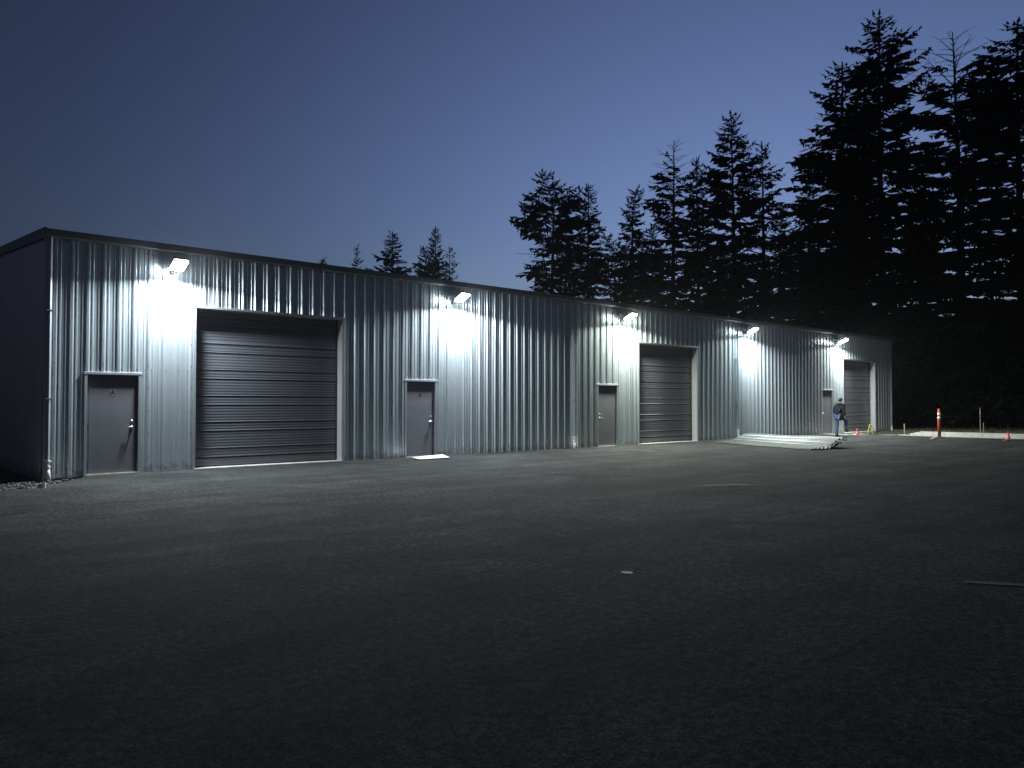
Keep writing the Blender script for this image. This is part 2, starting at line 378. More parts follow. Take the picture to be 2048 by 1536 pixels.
# roof
bm = bmesh.new(); t = .03
zr = EAVE + .06
for (y0, z0, y1, z1) in ((-.10, zr, BW/2, zr+SL*(BW/2+.1)), (BW/2, zr+SL*(BW/2+.1), BW+.1, zr)):
    v = [bm.verts.new(p) for p in ((-.05, y0, z0), (BL+.05, y0, z0), (BL+.05, y1, z1), (-.05, y1, z1), (-.05, y0, z0-t), (BL+.05, y0, z0-t), (BL+.05, y1, z1-t), (-.05, y1, z1-t))]
    for f in ((0, 1, 2, 3), (7, 6, 5, 4), (0, 4, 5, 1), (1, 5, 6, 2), (2, 6, 7, 3), (3, 7, 4, 0)): bm.faces.new([v[i] for i in f])
obj('roof', bm, M['roof'], building)
for x0, x1 in ((-.085, -.053), (BL+.053, BL+.085)):
    bm = bmesh.new()
    for (ya, za, yb, zb) in ((-.13, zr-.0, BW/2, zr+SL*(BW/2+.1)), (BW/2, zr+SL*(BW/2+.1), BW+.13, zr)):
        v = [bm.verts.new(p) for x in (x0, x1) for p in ((x, ya, za-.19), (x, yb, zb-.19), (x, yb, zb+.02), (x, ya, za+.02))]
        for f in ((0, 1, 2, 3), (7, 6, 5, 4), (0, 4, 5, 1), (2, 6, 7, 3), (3, 7, 4, 0), (1, 5, 6, 2)): bm.faces.new([v[i] for i in f])
    obj('rake_trim', bm, M['gutter'], building)
# gutter: folded channel in lengths with joint straps
gut = [(-.04, EAVE-.115), (-.12, EAVE-.115), (-.145, EAVE-.08), (-.145, EAVE+.035), (-.13, EAVE+.05), (-.118, EAVE+.035), (-.118, EAVE-.07), (-.045, EAVE-.09), (-.04, EAVE-.09)]
bm = bmesh.new(); r0 = [bm.verts.new((-.09, y, z)) for y, z in gut]; r1 = [bm.verts.new((BL+.09, y, z)) for y, z in gut]
n = len(gut)
for k in range(n): bm.faces.new((r0[k], r0[(k+1) % n], r1[(k+1) % n], r1[k]))
bm.faces.new(r0); bm.faces.new(r1[::-1])
gutter = obj('gutter', bm, M['gutter'], building)
for k in range(1, 7): x = k*6.05; obj('joint_strap', B((x-.03, x+.03, -.149, -.122, EAVE-.119, EAVE+.053)), M['gutter'], gutter)
# corner trims
for x0, x1 in ((-.055, .075), (BL-.075, BL+.055)):
    bevel(obj('corner_trim', B((x0, x1, -.046, -.034, -.05, EAVE-.12), (x0 if x0 < 1 else x1-.012, x0+.012 if x0 < 1 else x1, -.034, .12, -.05, EAVE-.02)), M['trim'], building), .003)
# base trim
edges = sorted([(a-.06, b_+.06) for a, b_, h in openings]); x = .1
for a, b_ in edges + [(BL-.1, BL)]:
    if a-x > .05: obj('base_trim', B((x, a, -.012, -.003, .0, .035)), M['trim'], building)
    x = b_
# screws
bm = bmesh.new()
def hexs(x, z, y):
    tube(bm, [(x, y-.006, z), (x, y, z)], [.0085, .0105], 6)
for k in range(132):
    c = .14 + k*.3048
    for z in (.10, 2.25, 3.70, 4.80):
        for dx in (.062, -.062) if k % 3 == 0 else (.062,):
            x = c+dx
            if x > BL-.2 or x < .15: continue
            if any(a-.08 < x < b_+.08 and z < h+.1 for a, b_, h in openings): continue
            hexs(x, z, -.0005)
    if k % 3 == 0:
        for j in range(9):
            z = .35+j*.5
            if any(a-.06 < c < b_+.06 and z < h+.1 for a, b_, h in openings): continue
            hexs(c, z, -.0325)
obj('screws', bm, M['screw'], building)

def trims(a, b_, h, depth, par, jm):
    w = .055
    bevel(obj('head_trim', B((a-w-.02, b_+w+.02, -.046, -.005, h, h+.055)), M['trim'], par), .004)
    for x0, x1 in ((a-w, a), (b_, b_+w)):
        obj('jamb_trim', B((x0, x1, -.040, -.004, 0.0, h)), M['trim'], par)
    for x0, x1 in ((a-.02, a+.004), (b_-.004, b_+.02)):
        obj('jamb_liner', B((x0, x1, -.003, depth, 0.0, h)), jm, par)
    obj('head_liner', B((a+.004, b_-.004, -.003, depth, h-.004, h+.02)), jm, par)

def text_mesh(name, s, size, m, parent, loc):
    cu = bpy.data.curves.new('tmp', 'FONT'); cu.body = s; cu.size = size; cu.align_x = 'CENTER'; cu.align_y = 'CENTER'; cu.extrude = .001; cu.offset = .0035
    to = bpy.data.objects.new('tmp', cu); C.objects.link(to); bpy.context.view_layer.update()
    me = bpy.data.meshes.new_from_object(to); bpy.data.objects.remove(to); bpy.data.curves.remove(cu)
    me.name = name; o = link(name, me, m, parent, loc); o.rotation_euler = (math.pi/2, 0, 0); return o

def man_door(a, b_, letter, side):
    d = bpy.data.objects.new('door', None); C.objects.link(d); d.parent = building
    dep = .075
    trims(a, b_, MH, dep, d, M['jamb'])
    f = .045
    obj('door_frame', B((a+.004, a+f, .015, .09, .01, MH-.004), (b_-f, b_-.004, .015, .09, .01, MH-.004), (a+f, b_-f, .015, .09, MH-f, MH-.004)), M['frame'], d)
    leaf = bevel(obj('door_leaf', B((a+f+.004, b_-f-.004, .042, .085, .03, MH-f-.004)), M['door'], d), .003)
    obj('threshold', B((a-.02, b_+.02, -.05, .04, -.02, .022)), M['conc'], d)
    leaf.location.y = -.022
    hx = (b_-f-.075) if side == 'r' else (a+f+.075)
    bm = bmesh.new(); tube(bm, [(hx, .042, 1.0), (hx, .025, 1.0), (hx, .02, 1.0)], [.033, .033, .028], 16)
    tube(bm, [(hx, .02, 1.0), (hx, -.015, 1.0)], [.012, .012], 10)
    s = -1 if side == 'r' else 1
    tube(bm, [(hx-s*.01, -.018, 1.0), (hx+s*.06, -.020, 1.0), (hx+s*.12, -.014, .997)], [.012, .011, .009], 10)
    obj('handle', bm, M['handle'], leaf, smooth=True)
    bm = bmesh.new(); tube(bm, [(hx, .042, 1.13), (hx, .024, 1.13)], [.029, .026], 16); obj('deadbolt', bm, M['handle'], leaf, smooth=True)
    hxx = a+f if side == 'r' else b_-f
    for z in (.25, 1.05, 1.85):
        bm = bmesh.new(); tube(bm, [(hxx, .034, z-.055), (hxx, .034, z+.055)], [.009, .009], 8); obj('hinge', bm, M['frame'], leaf)
    if letter:
        cx = (a+b_)/2
        text_mesh('door_letter', letter, .14, M['letter'], leaf, (cx, .0385, 1.74))
        obj('letter_plate', B((cx-.055, cx+.055, .0395, .0425, 1.67, 1.81)), M['plate'], leaf)
    return d
man_door(*man[0], 'A', 'r'); man_door(*man[1], 'B', 'r'); man_door(*man[2], 'C', 'l'); man_door(*man[3], None, 'l')

def roll_door(a, b_):
    d = bpy.data.objects.new('roll_up_door', None); C.objects.link(d); d.parent = building
    trims(a, b_, OH, .27, d, M['jamb'])
    # section profile (z, y): V grooves between panels, fine pinstripe ribs
    pts = [(0.045, .262)]
    g = []
    k = 0
    while True:
        for z in (.235+.617*k, .445+.617*k):
            if z < OH-.03: g.append(z)
        k += 1
        if .235+.617*k > OH: break
    z = .045; n = 0
    while z < OH-.01:
        z += .034; n += 1
        near = min(abs(z-q) for q in g)
        if near < .024: continue
        pts.append((z, .262 + (.005 if n % 2 else 0)))
    for q in g: pts += [(q-.017, .262), (q-.010, .294), (q+.008, .294), (q+.015, .254)]
    pts.sort(); pts.append((OH, .262))
    vs, fs = [], []
    for z, y in pts: vs += [(a+.012, y, z), (b_-.012, y, z)]
    for i in range(len(pts)-1): fs.append((2*i, 2*i+1, 2*i+3, 2*i+2))
    o = pyobj('door_curtain', vs, fs, M['rolldoor'], d)
    obj('bottom_seal', B((a+.012, b_-.012, .255, .29, .022, .045)), M['seal'], d)
    for x0, x1 in ((a+.0045, a+.03), (b_-.03, b_-.0045)): obj('side_seal', B((x0, x1, .225, .245, .03, OH-.01)), M['seal'], d)
    obj('sill', B((a-.03, b_+.03, -.075, .30, -.16 if a > 33 else -.02, .022)), M['conc'], d)
    return d
for a, b_ in roll: roll_door(a, b_)

# downspouts with white drain stubs
def downspout(x, zb, bend):
    bm = bmesh.new()
    tube(bm, [(x, -.10, EAVE-.11), (x, -.09, EAVE-.2), (x, -.075, EAVE-.34), (x, -.075, zb+.34)], [.038]*4, 4)
    ds = obj('downspout', bm, M['trim'], building)
    for z in (1.6, 3.4): obj('strap', B((x-.06, x+.06, -.122, -.03, z, z+.025)), M['trim'], ds)
    bm = bmesh.new(); tube(bm, [(x, -.08, zb+.35), (x, -.08, zb+.325)], [.062, .062], 16)
    tube(bm, [(x, -.08, zb+.24), (x, -.08, zb+.20), (x, -.08, zb+.19)], [.056, .052, .04], 16)
    tube(bm, [(x, -.08, zb+.32), (x, -.08, zb+.24)], [.03, .03], 10)
    obj('drain_adapter', bm, M['pvc'], ds, smooth=False)
    bm = bmesh.new(); tube(bm, [(x, -.08, zb+.19), (x+bend*.3, -.085, zb+.08), (x+bend, -.09, zb-.08)], [.04, .04, .042], 16)
    obj('drain_pipe', bm, M['pvc'], ds, smooth=True)
downspout(.03, 0, .03); downspout(15.45, 0.02, .03); downspout(25.38, 0.02, .02); downspout(BL-.02, -.1, .08)

# ------------------------------------------------------------------ wall lamps
tilt = R(24)
def wall_light(x, label, col, power):
    t = thing('wall_light', label, 'wall light', (x, 0, 4.52), 0, 'floodlights along the eave')
    bevel(obj('junction_box', B((-.055, .055, -.09, -.034, -.10, .04)), M['housing'], t), .006)
    bm = bmesh.new(); tube(bm, [(0, -.09, -.03), (0, -.13, -.02), (0, -.27, .0)], [.025, .025, .025], 10); obj('bracket', bm, M['housing'], t, smooth=True)
    W, L = .16, .42
    c, s = math.cos(tilt), math.sin(tilt)
    def P(u, v, w): # u along wall, v along the panel outwards, w up out of its back
        return (u, -(.25 + v*c) - (-w)*s*0 + w*s, -.02 + v*s + w*c)
    def pbox(bm, u0, u1, v0, v1, w0, w1):
        vv = [bm.verts.new(P(*p)) for p in ((u0, v0, w0), (u1, v0, w0), (u1, v1, w0), (u0, v1, w0), (u0, v0, w1), (u1, v0, w1), (u1, v1, w1), (u0, v1, w1))]
        for f in ((0, 3, 2, 1), (4, 5, 6, 7), (0, 1, 5, 4), (1, 2, 6, 5), (2, 3, 7, 6), (3, 0, 4, 7)): bm.faces.new([vv[i] for i in f])
    bm = bmesh.new(); pbox(bm, -W, W, 0, L, .0, .05)
    for k in range(7): u = -W+.03+k*.04; pbox(bm, u, u+.008, .03, L-.03, .05, .07)
    bevel(obj('housing', bm, M['housing'], t), .006)
    bm = bmesh.new(); pbox(bm, -W+.012, W-.012, .012, L-.012, -.055, -.0005)
    bevel(obj('light_panel', bm, emit_mat('led_panel', col, 25), t), .03, 3)
    la = bpy.data.lights.new('lamp', 'AREA'); la.shape = 'RECTANGLE'; la.size = 2*W-.04; la.size_y = L-.04; la.energy = power; la.color = col; la.spread = R(168)
    lo = bpy.data.objects.new('lamp', la); C.objects.link(lo); lo.parent = t
    lo.location = P(0, L/2, -.060)
    # local -Z must point along the panel's outward normal (down and out)
    nrm = Vector((P(0, 0, -1)[0]-P(0, 0, 0)[0], P(0, 0, -1)[1]-P(0, 0, 0)[1], P(0, 0, -1)[2]-P(0, 0, 0)[2])).normalized()
    up = Vector((0, -c, s)); zc = -nrm; xc = up.cross(zc)
    lo.rotation_euler = Matrix((xc, up, zc)).transposed().to_euler()
    return t
cool = (.86, .95, 1.0)
wall_light(2.45, 'white floodlight under the eave left of the first big door', cool, LAMP_POWER)
wall_light(10.40, 'white floodlight right of door B on the stretch without a big door', cool, LAMP_POWER*1.1)
wall_light(17.95, 'white floodlight above the gap between the third small door and the middle big door', (.93, 1.0, .86), LAMP_POWER*1.25)
wall_light(25.95, 'white floodlight on the blank wall above the pile of metal sheets', (.88, .98, .98), LAMP_POWER*1.35)
wall_light(34.2, 'white floodlight above the walking person, farthest along the wall', (.95, 1.0, .95), LAMP_POWER*1.3)

# ------------------------------------------------------------------ sheets lying in the yard
st = thing('sheet_pile', 'pile of pale ribbed metal sheets on the asphalt beside the fourth lamp', 'sheet metal', (20.32, -5.98, gz(20.3, -6)))
U = Vector((.355, .935, 0)); V = Vector((.98, .03, 0)); SLN = 5.05
def prof_h(s, wid, lift):     # s 0..1 across; low near edge, hump at the far edge
    return lift*smooth(.35, .86, s) - lift*.18*smooth(.93, 1, s)
def ribsheet(wid, L, z0, lift, off_u, off_v, skew, name):
    vs, fs = [], []; n = 96; m_ = 14
    for j in range(m_+1):
        tt = j/m_
        for i in range(n+1):
            s = i/n; d = s*wid
            q = (d % .305)/.305; rb = .03*max(0, min(1, (0.16-abs(q-.5))/.08)); rb *= 1
            wv = .012*math.sin(tt*9+off_u*5)*smooth(.4, .9, s)
            p = V*(d+off_v) + U*(tt*L+off_u + skew*d)
            vs.append((p.x, p.y, z0 + prof_h(s, wid, lift*(1.0-.18*tt)) + rb + wv))
    for j in range(m_):
        for i in range(n): a = j*(n+1)+i; fs.append((a, a+1, a+n+2, a+n+1))
    o = pyobj(name, vs, fs, M['sheet'], st); md = o.modifiers.new('t', 'SOLIDIFY'); md.thickness = .004; md.offset = 0; return o
ribsheet(2.45, SLN, .05, .26, 0, 0, .02, 'sheet')
ribsheet(2.40, SLN-.1, .035, .25, -.10, .06, .02, 'sheet')
ribsheet(2.45, SLN, .02, .24, .12, -.10, .0, 'sheet')
ribsheet(1.9, SLN-.3, .01, .13, .10, .52, .0, 'sheet')
for k, off in enumerate((.25, 2.4, 4.6)):
    p = U*off + V*1.35
    bm = B((-.42, .45, -.045, .045, 0, .09)); o = obj('timber_block', bm, M['board'], st, loc=(p.x, p.y, 0)); 
# dark tubes added beneath the raised edge to give the gap its shade
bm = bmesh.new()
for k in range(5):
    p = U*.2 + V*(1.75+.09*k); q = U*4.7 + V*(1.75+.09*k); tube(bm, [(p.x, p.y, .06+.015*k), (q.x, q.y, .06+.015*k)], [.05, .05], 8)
obj('dark_gap_tubes', bm, M['housing'], st)

# white board at door B
bm = bmesh.new()
c = [(8.71, -.40), (9.80, -.32), (9.48, -1.09), (8.45, -1.16)]
lo = [bm.verts.new((x, y, gz(x, y)+.02+.03*(i == 1))) for i, (x, y) in enumerate(c)]; hi = [bm.verts.new((x, y, gz(x, y)+.034+.03*(i == 1))) for i, (x, y) in enumerate(c)]
bm.faces.new(hi); bm.faces.new(lo[::-1])
for k in range(4): bm.faces.new((lo[k], lo[(k+1) % 4], hi[(k+1) % 4], hi[k]))
tag(obj('white_board', bm, M['white']), 'thin white board lying flat on the asphalt in front of door B', 'board')

# small paint spot on the yard
bm = bmesh.new(); bmesh.ops.create_circle(bm, cap_ends=True, segments=20, radius=.055)
for v in bm.verts: v.co.x *= 1+.2*math.sin(v.index*2.1); v.co.y *= 1+.15*math.cos(v.index*1.3)
z = gz(1.88, -13.67)
for v in list(bm.verts): pass
o = obj('paint_spot', bm, M['paint'], loc=(1.88, -13.67, z+.006)); structure(o)
# dusty wash-out marks
random.seed(3)
def patch(cx, cy, L, W, ang, seed):
    bm = bmesh.new(); random.seed(seed); n = 36; ring = []
    for k in range(n):
        t = 2*math.pi*k/n; rr = 1+.35*noise.noise(Vector((math.cos(t)*2, math.sin(t)*2, seed)))+.12*random.uniform(-1, 1)
        x = L*math.cos(t)*rr; y = W*math.sin(t)*rr; X = cx+x*math.cos(ang)-y*math.sin(ang); Y = cy+x*math.sin(ang)+y*math.cos(ang)
        ring.append(bm.verts.new((X, Y, gz(X, Y)+.005)))
    bm.faces.new(ring); structure(obj('asphalt_stain', bm, M['sealant']))
patch(9.0, -10.0, .55, .10, R(-27), 1); patch(9.35, -10.3, .22, .07, R(-35), 2)
patch(3.9, -16.0, .30, .06, R(-57), 5)

# pipe stub on the left
bm = lathe([(.055, -.06), (.055, .06), (.062, .061), (.062, .10), (.052, .10), (.05, .02)], 20)
tag(obj('pipe_stub', bm, M['pvc'], loc=(-.43, -2.0, -.03), smooth=False), 'short white capped pipe stub in the gravel off the left corner', 'pipe')

# ------------------------------------------------------------------ cones, tube, stakes, stand, boards
def cone(loc, label):
    t = thing('traffic_cone', label, 'traffic cone', loc, random.uniform(0, 1), 'small red traffic cones')
    bevel(obj('cone_base', B((-.12, .12, -.12, .12, 0, .018)), M['cone'], t), .006)
    obj('cone_body', lathe([(.095, .018), (.085, .03), (.056, .15), (.054, .155), (.03, .29), (.022, .30), (.018, .295)]), M['cone'], t, smooth=True)
    obj('cone_band', lathe([(.0705, .095), (.0585, .145)]), M['coneband'], t, smooth=True)
cone((33.04, -1.62, gz(33, -1.6)), 'small red cone standing by the person in front of the far big door')
cone((37.15, -6.66, gz(37.1, -6.6)), 'small red cone standing against the kerb at the far right')

t = thing('delineator_post', 'tall red tubular post with pale bands standing by the kerb', 'bollard', (36.35, -4.02, gz(36.3, -4)), 0)
obj('post', lathe([(.075, 0), (.072, .9), (.07, 1.22), (.055, 1.25), (.06, 1.33), (.045, 1.36)]), M['tube'], t, smooth=True)
obj('post_base', lathe([(.16, -.01), (.15, .03), (.09, .05), (.078, .07)]), M['seal'], t, smooth=True)
for z in (.86, 1.04): obj('reflective_band', lathe([(.0765, z), (.0755, z+.13)]), M['refl'], t, smooth=True)

def stake(x, y, z, h, w, lean, label, rz=.3):
    bm = bmesh.new(); v = box(bm, -w/2, w/2, -w*.3, w*.3, -.1, h)
    for k in (4, 5, 6, 7): v[k].co.x = v[k].co.x*.8 + lean
    tag(obj('survey_stake', bm, M['wood'], loc=(x, y, z)), label, 'stake', 'wooden stakes behind the kerb').rotation_euler = (0, 0, rz)
stake(38.75, -5.02, -.02, 1.30, .045, .01, 'tall thin pale stake rising behind the kerb')
stake(39.6, -4.9, -.02, .55, .045, 0, 'short thin stake just left of the tallest stake')
stake(38.3, -1.65, -.15, .60, .05, 0, 'short grey stake beyond the corner of the building')

t = thing('folding_stand', 'small yellow A-shaped folding stand in front of the far big door', 'stand', (34.15, -1.70, gz(34.1, -1.6)))
bm = bmesh.new(); tube(bm, [(0, .10, .01), (.02, 0, .50)], [.022, .02], 8); tube(bm, [(.02, 0, .50), (.50, -.10, .01)], [.024, .024], 8); obj('leg', bm, M['yellow'], t)
bm = bmesh.new(); tube(bm, [(0, -.16, .01), (.02, 0, .46)], [.02, .02], 8); obj('leg', bm, M['yellow'], t)
bm = bmesh.new(); tube(bm, [(-.06, .02, .36), (.16, 0, .36)], [.018, .018], 8); obj('brace', bm, M['yellow'], t)

def plank(a, b_, w, label):
    a, b_ = Vector(a), Vector(b_); L = (b_-a).length; ang = math.atan2(b_.y-a.y, b_.x-a.x)
    bm = B((0, L, -w/2, w/2, 0, .04)); o = bevel(obj('timber_board', bm, M['board'], loc=(a.x, a.y, gz(a.x, a.y)+.004)), .004)
    o.rotation_euler = (0, math.atan2(gz(a.x, a.y)-gz(b_.x, b_.y), L), ang); tag(o, label, 'board', 'boards lying by the kerb')
plank((30.6, -5.75, 0), (35.2, -4.3, 0), .14, 'long dark board lying on the asphalt at the foot of the red post')
plank((31.6, -8.1, 0), (36.6, -7.0, 0), .14, 'long dark board lying on the asphalt near the far right cone')

# ------------------------------------------------------------------ person
def skinned(name, joints, edges, m, parent, sub=2):
    me = bpy.data.meshes.new(name); keys = list(joints)
    me.from_pydata([joints[k][0] for k in keys], [(keys.index(a), keys.index(b_)) for a, b_ in edges], [])
    o = link(name, me, m, parent)
    o.modifiers.new('skin', 'SKIN').use_smooth_shade = True
    sv = me.skin_vertices[0].data if me.skin_vertices else None
    if sv is None:
        me.update(); return o
    for i, k in enumerate(keys): r = joints[k][1]; sv[i].radius = (r, r) if not isinstance(r, tuple) else r; sv[i].use_root = (i == 0)
    s = o.modifiers.new('sub', 'SUBSURF'); s.levels = sub; s.render_levels = sub
    return o
def skinned_b(name, joints, edges, m, parent, sub=2):
    bm = bmesh.new(); lay = bm.verts.layers.skin.verify(); vd = {}
    for i, (k, (co, r)) in enumerate(joints.items()):
        v = bm.verts.new(co); r = r if isinstance(r, tuple) else (r, r); v[lay].radius = r; v[lay].use_root = (i == 0); vd[k] = v
    for a, b_ in edges: bm.edges.new((vd[a], vd[b_]))
    me = bpy.data.meshes.new(name); bm.to_mesh(me); bm.free(); o = link(name, me, m, parent)
    md = o.modifiers.new('skin', 'SKIN'); md.use_smooth_shade = True
    s = o.modifiers.new('sub', 'SUBSURF'); s.levels = sub; s.render_levels = sub
    return o
pers = thing('person', 'person in navy jacket, blue jeans and cap stepping forward with one knee raised', 'person', (30.95, -1.72, gz(31, -1.7)), R(-8))
J = {
 'pelvis': ((0, 0, .94), (.13, .15)), 'waist': ((.0, 0, 1.06), (.11, .13)), 'chest': ((.05, 0, 1.30), (.11, .145)), 'upper': ((.075, 0, 1.42), (.08, .10)), 'neck': ((.10, 0, 1.50), .055), 'neck2': ((.115, 0, 1.55), .052),
 'head': ((.13, 0, 1.62), (.085, .075)), 'top': ((.125, 0, 1.70), (.08, .072)),
 'hl': ((0, .09, .90), .095), 'kl': ((.02, .10, .50), .06), 'al': ((-.04, .11, .10), .042), 'fl': ((.06, .12, .045), .04), 'tl': ((.16, .13, .03), .03),
 'hr': ((0, -.09, .90), .095), 'kr': ((.36, -.12, .72), .062), 'ar': ((.28, -.13, .33), .042), 'fr': ((.38, -.13, .26), .04), 'tr': ((.47, -.13, .22), .03),
 'sl': ((.07, .16, 1.42), .042), 'el': ((.03, .24, 1.16), .042), 'wl': ((.15, .24, .93), .028), 'pl': ((.18, .235, .86), (.02, .038)),
 'sr': ((.07, -.16, 1.42), .042), 'er': ((.02, -.23, 1.16), .042), 'wr': ((.12, -.24, .93), .028), 'pr': ((.15, -.235, .86), (.02, .038)),
}
E_ = [('pelvis', 'waist'), ('waist', 'chest'), ('chest', 'upper'), ('upper', 'neck'), ('neck', 'neck2'), ('neck2', 'head'), ('head', 'top'), ('pelvis', 'hl'), ('hl', 'kl'), ('kl', 'al'), ('al', 'fl'), ('fl', 'tl'),
      ('pelvis', 'hr'), ('hr', 'kr'), ('kr', 'ar'), ('ar', 'fr'), ('fr', 'tr'), ('upper', 'sl'), ('sl', 'el'), ('el', 'wl'), ('wl', 'pl'), ('upper', 'sr'), ('sr', 'er'), ('er', 'wr'), ('wr', 'pr')]
for s, w in (('l', 1), ('r', -1)):
    px, py, pz = J['p'+s][0]
    for k, (dx, L) in enumerate(((.028, .075), (.010, .085), (-.010, .08), (-.027, .062))):
        a = 'f%d%s' % (k, s); J[a] = ((px+.012+dx*.9, py, pz-.03-L*.4), .0085); J[a+'t'] = ((px+.016+dx, py-w*.014, pz-.03-L), .007)
        E_ += [('p'+s, a), (a, a+'t')]
    J['th'+s] = ((px+.045, py-w*.01, pz+.01), .010); J['tht'+s] = ((px+.06, py-w*.02, pz-.035), .008)
    E_ += [('w'+s, 'th'+s), ('th'+s, 'tht'+s)]
body = skinned_b('body', J, E_, M['skin'], pers)
# face details: nose, ears sit on the same head
bm = bmesh.new(); bmesh.ops.create_uvsphere(bm, u_segments=10, v_segments=8, radius=.014)
for v in bm.verts: v.co = Vector((v.co.x*1.4+.215, v.co.y, v.co.z*1.3+1.62))
obj('nose', bm, M['skin'], pers, smooth=True)
for w in (1, -1):
    bm = bmesh.new(); bmesh.ops.create_uvsphere(bm, u_segments=8, v_segments=6, radius=.009)
    for v in bm.verts: v.co = v.co + Vector((.205, w*.03, 1.65))
    obj('eye', bm, M['hair'], pers, smooth=True)
    bm = bmesh.new(); bmesh.ops.create_uvsphere(bm, u_segments=8, v_segments=6, radius=.03)
    for v in bm.verts: v.co = Vector((v.co.x*.6+.125, v.co.y*.35+w*.077, v.co.z+1.625))
    obj('ear', bm, M['skin'], pers, smooth=True)
bm = bmesh.new(); bmesh.ops.create_uvsphere(bm, u_segments=16, v_segments=12, radius=.098)
for v in bm.verts:
    v.co.z *= .95; v.co.y *= .92
    if v.co.x > .045 and v.co.z < .02: v.co.x = .045
    v.co += Vector((.11, 0, 1.645))
obj('hair', bm, M['hair'], pers, smooth=True)
bm = bmesh.new(); bmesh.ops.create_uvsphere(bm, u_segments=18, v_segments=12, radius=.11)
for v in bm.verts:
    v.co.y *= .9; v.co.z = max(v.co.z, 0)*.9
    if v.co.z < .012 and v.co.x > .05: v.co.x = .05+(v.co.x-.05)*2.4; v.co.y *= .8
    v.co += Vector((.12, 0, 1.675))
obj('cap', bm, M['cap'], pers, smooth=True)
def sub(keys, grow): return {k: (J[k][0], tuple(r+grow for r in J[k][1]) if isinstance(J[k][1], tuple) else J[k][1]+grow) for k in keys}
jk = sub(['chest', 'waist', 'upper', 'neck', 'sl', 'el', 'sr', 'er'], .034)
jk['neck'] = (J['neck'][0], .066); jk['wl'] = (J['wl'][0], .050); jk['wr'] = (J['wr'][0], .050); jk['hem'] = ((.0, 0, .95), (.165, .185)); jk['waist'] = (J['waist'][0], (.155, .175)); jk['chest'] = (J['chest'][0], (.16, .19)); jk['upper'] = (J['upper'][0], (.125, .16)); jk['sl'] = ((.07, .175, 1.43), .085); jk['sr'] = ((.07, -.175, 1.43), .085)
skinned_b('jacket', jk, [('chest', 'waist'), ('chest', 'upper'), ('upper', 'neck'), ('upper', 'sl'), ('sl', 'el'), ('el', 'wl'), ('upper', 'sr'), ('sr', 'er'), ('er', 'wr'), ('waist', 'hem')], M['jacket'], pers)
jn = sub(['pelvis', 'hl', 'kl', 'hr', 'kr'], .02); jn['al'] = ((-.04, .11, .07), .072); jn['ar'] = ((.28, -.13, .30), .070); jn['kl'] = (J['kl'][0], .088); jn['kr'] = (J['kr'][0], .088)
jn['pelvis'] = ((0, 0, .93), (.145, .165))
skinned_b('jeans', jn, [('pelvis', 'hl'), ('hl', 'kl'), ('kl', 'al'), ('pelvis', 'hr'), ('hr', 'kr'), ('kr', 'ar')], M['jeans'], pers)
for nm, a, f, tt in (('boot', J['al'][0], J['fl'][0], J['tl'][0]), ('boot', J['ar'][0], J['fr'][0], J['tr'][0])):
    jj = {'f': (f, .052), 'a': ((a[0], a[1], a[2]+.06), .052), 't': (tt, (.04, .045)), 'h': ((f[0]-.12, f[1], f[2] if f[2] < .1 else f[2]+.05), .045)}
    skinned_b(nm, jj, [('f', 'a'), ('f', 't'), ('f', 'h')], M['boot'], pers)

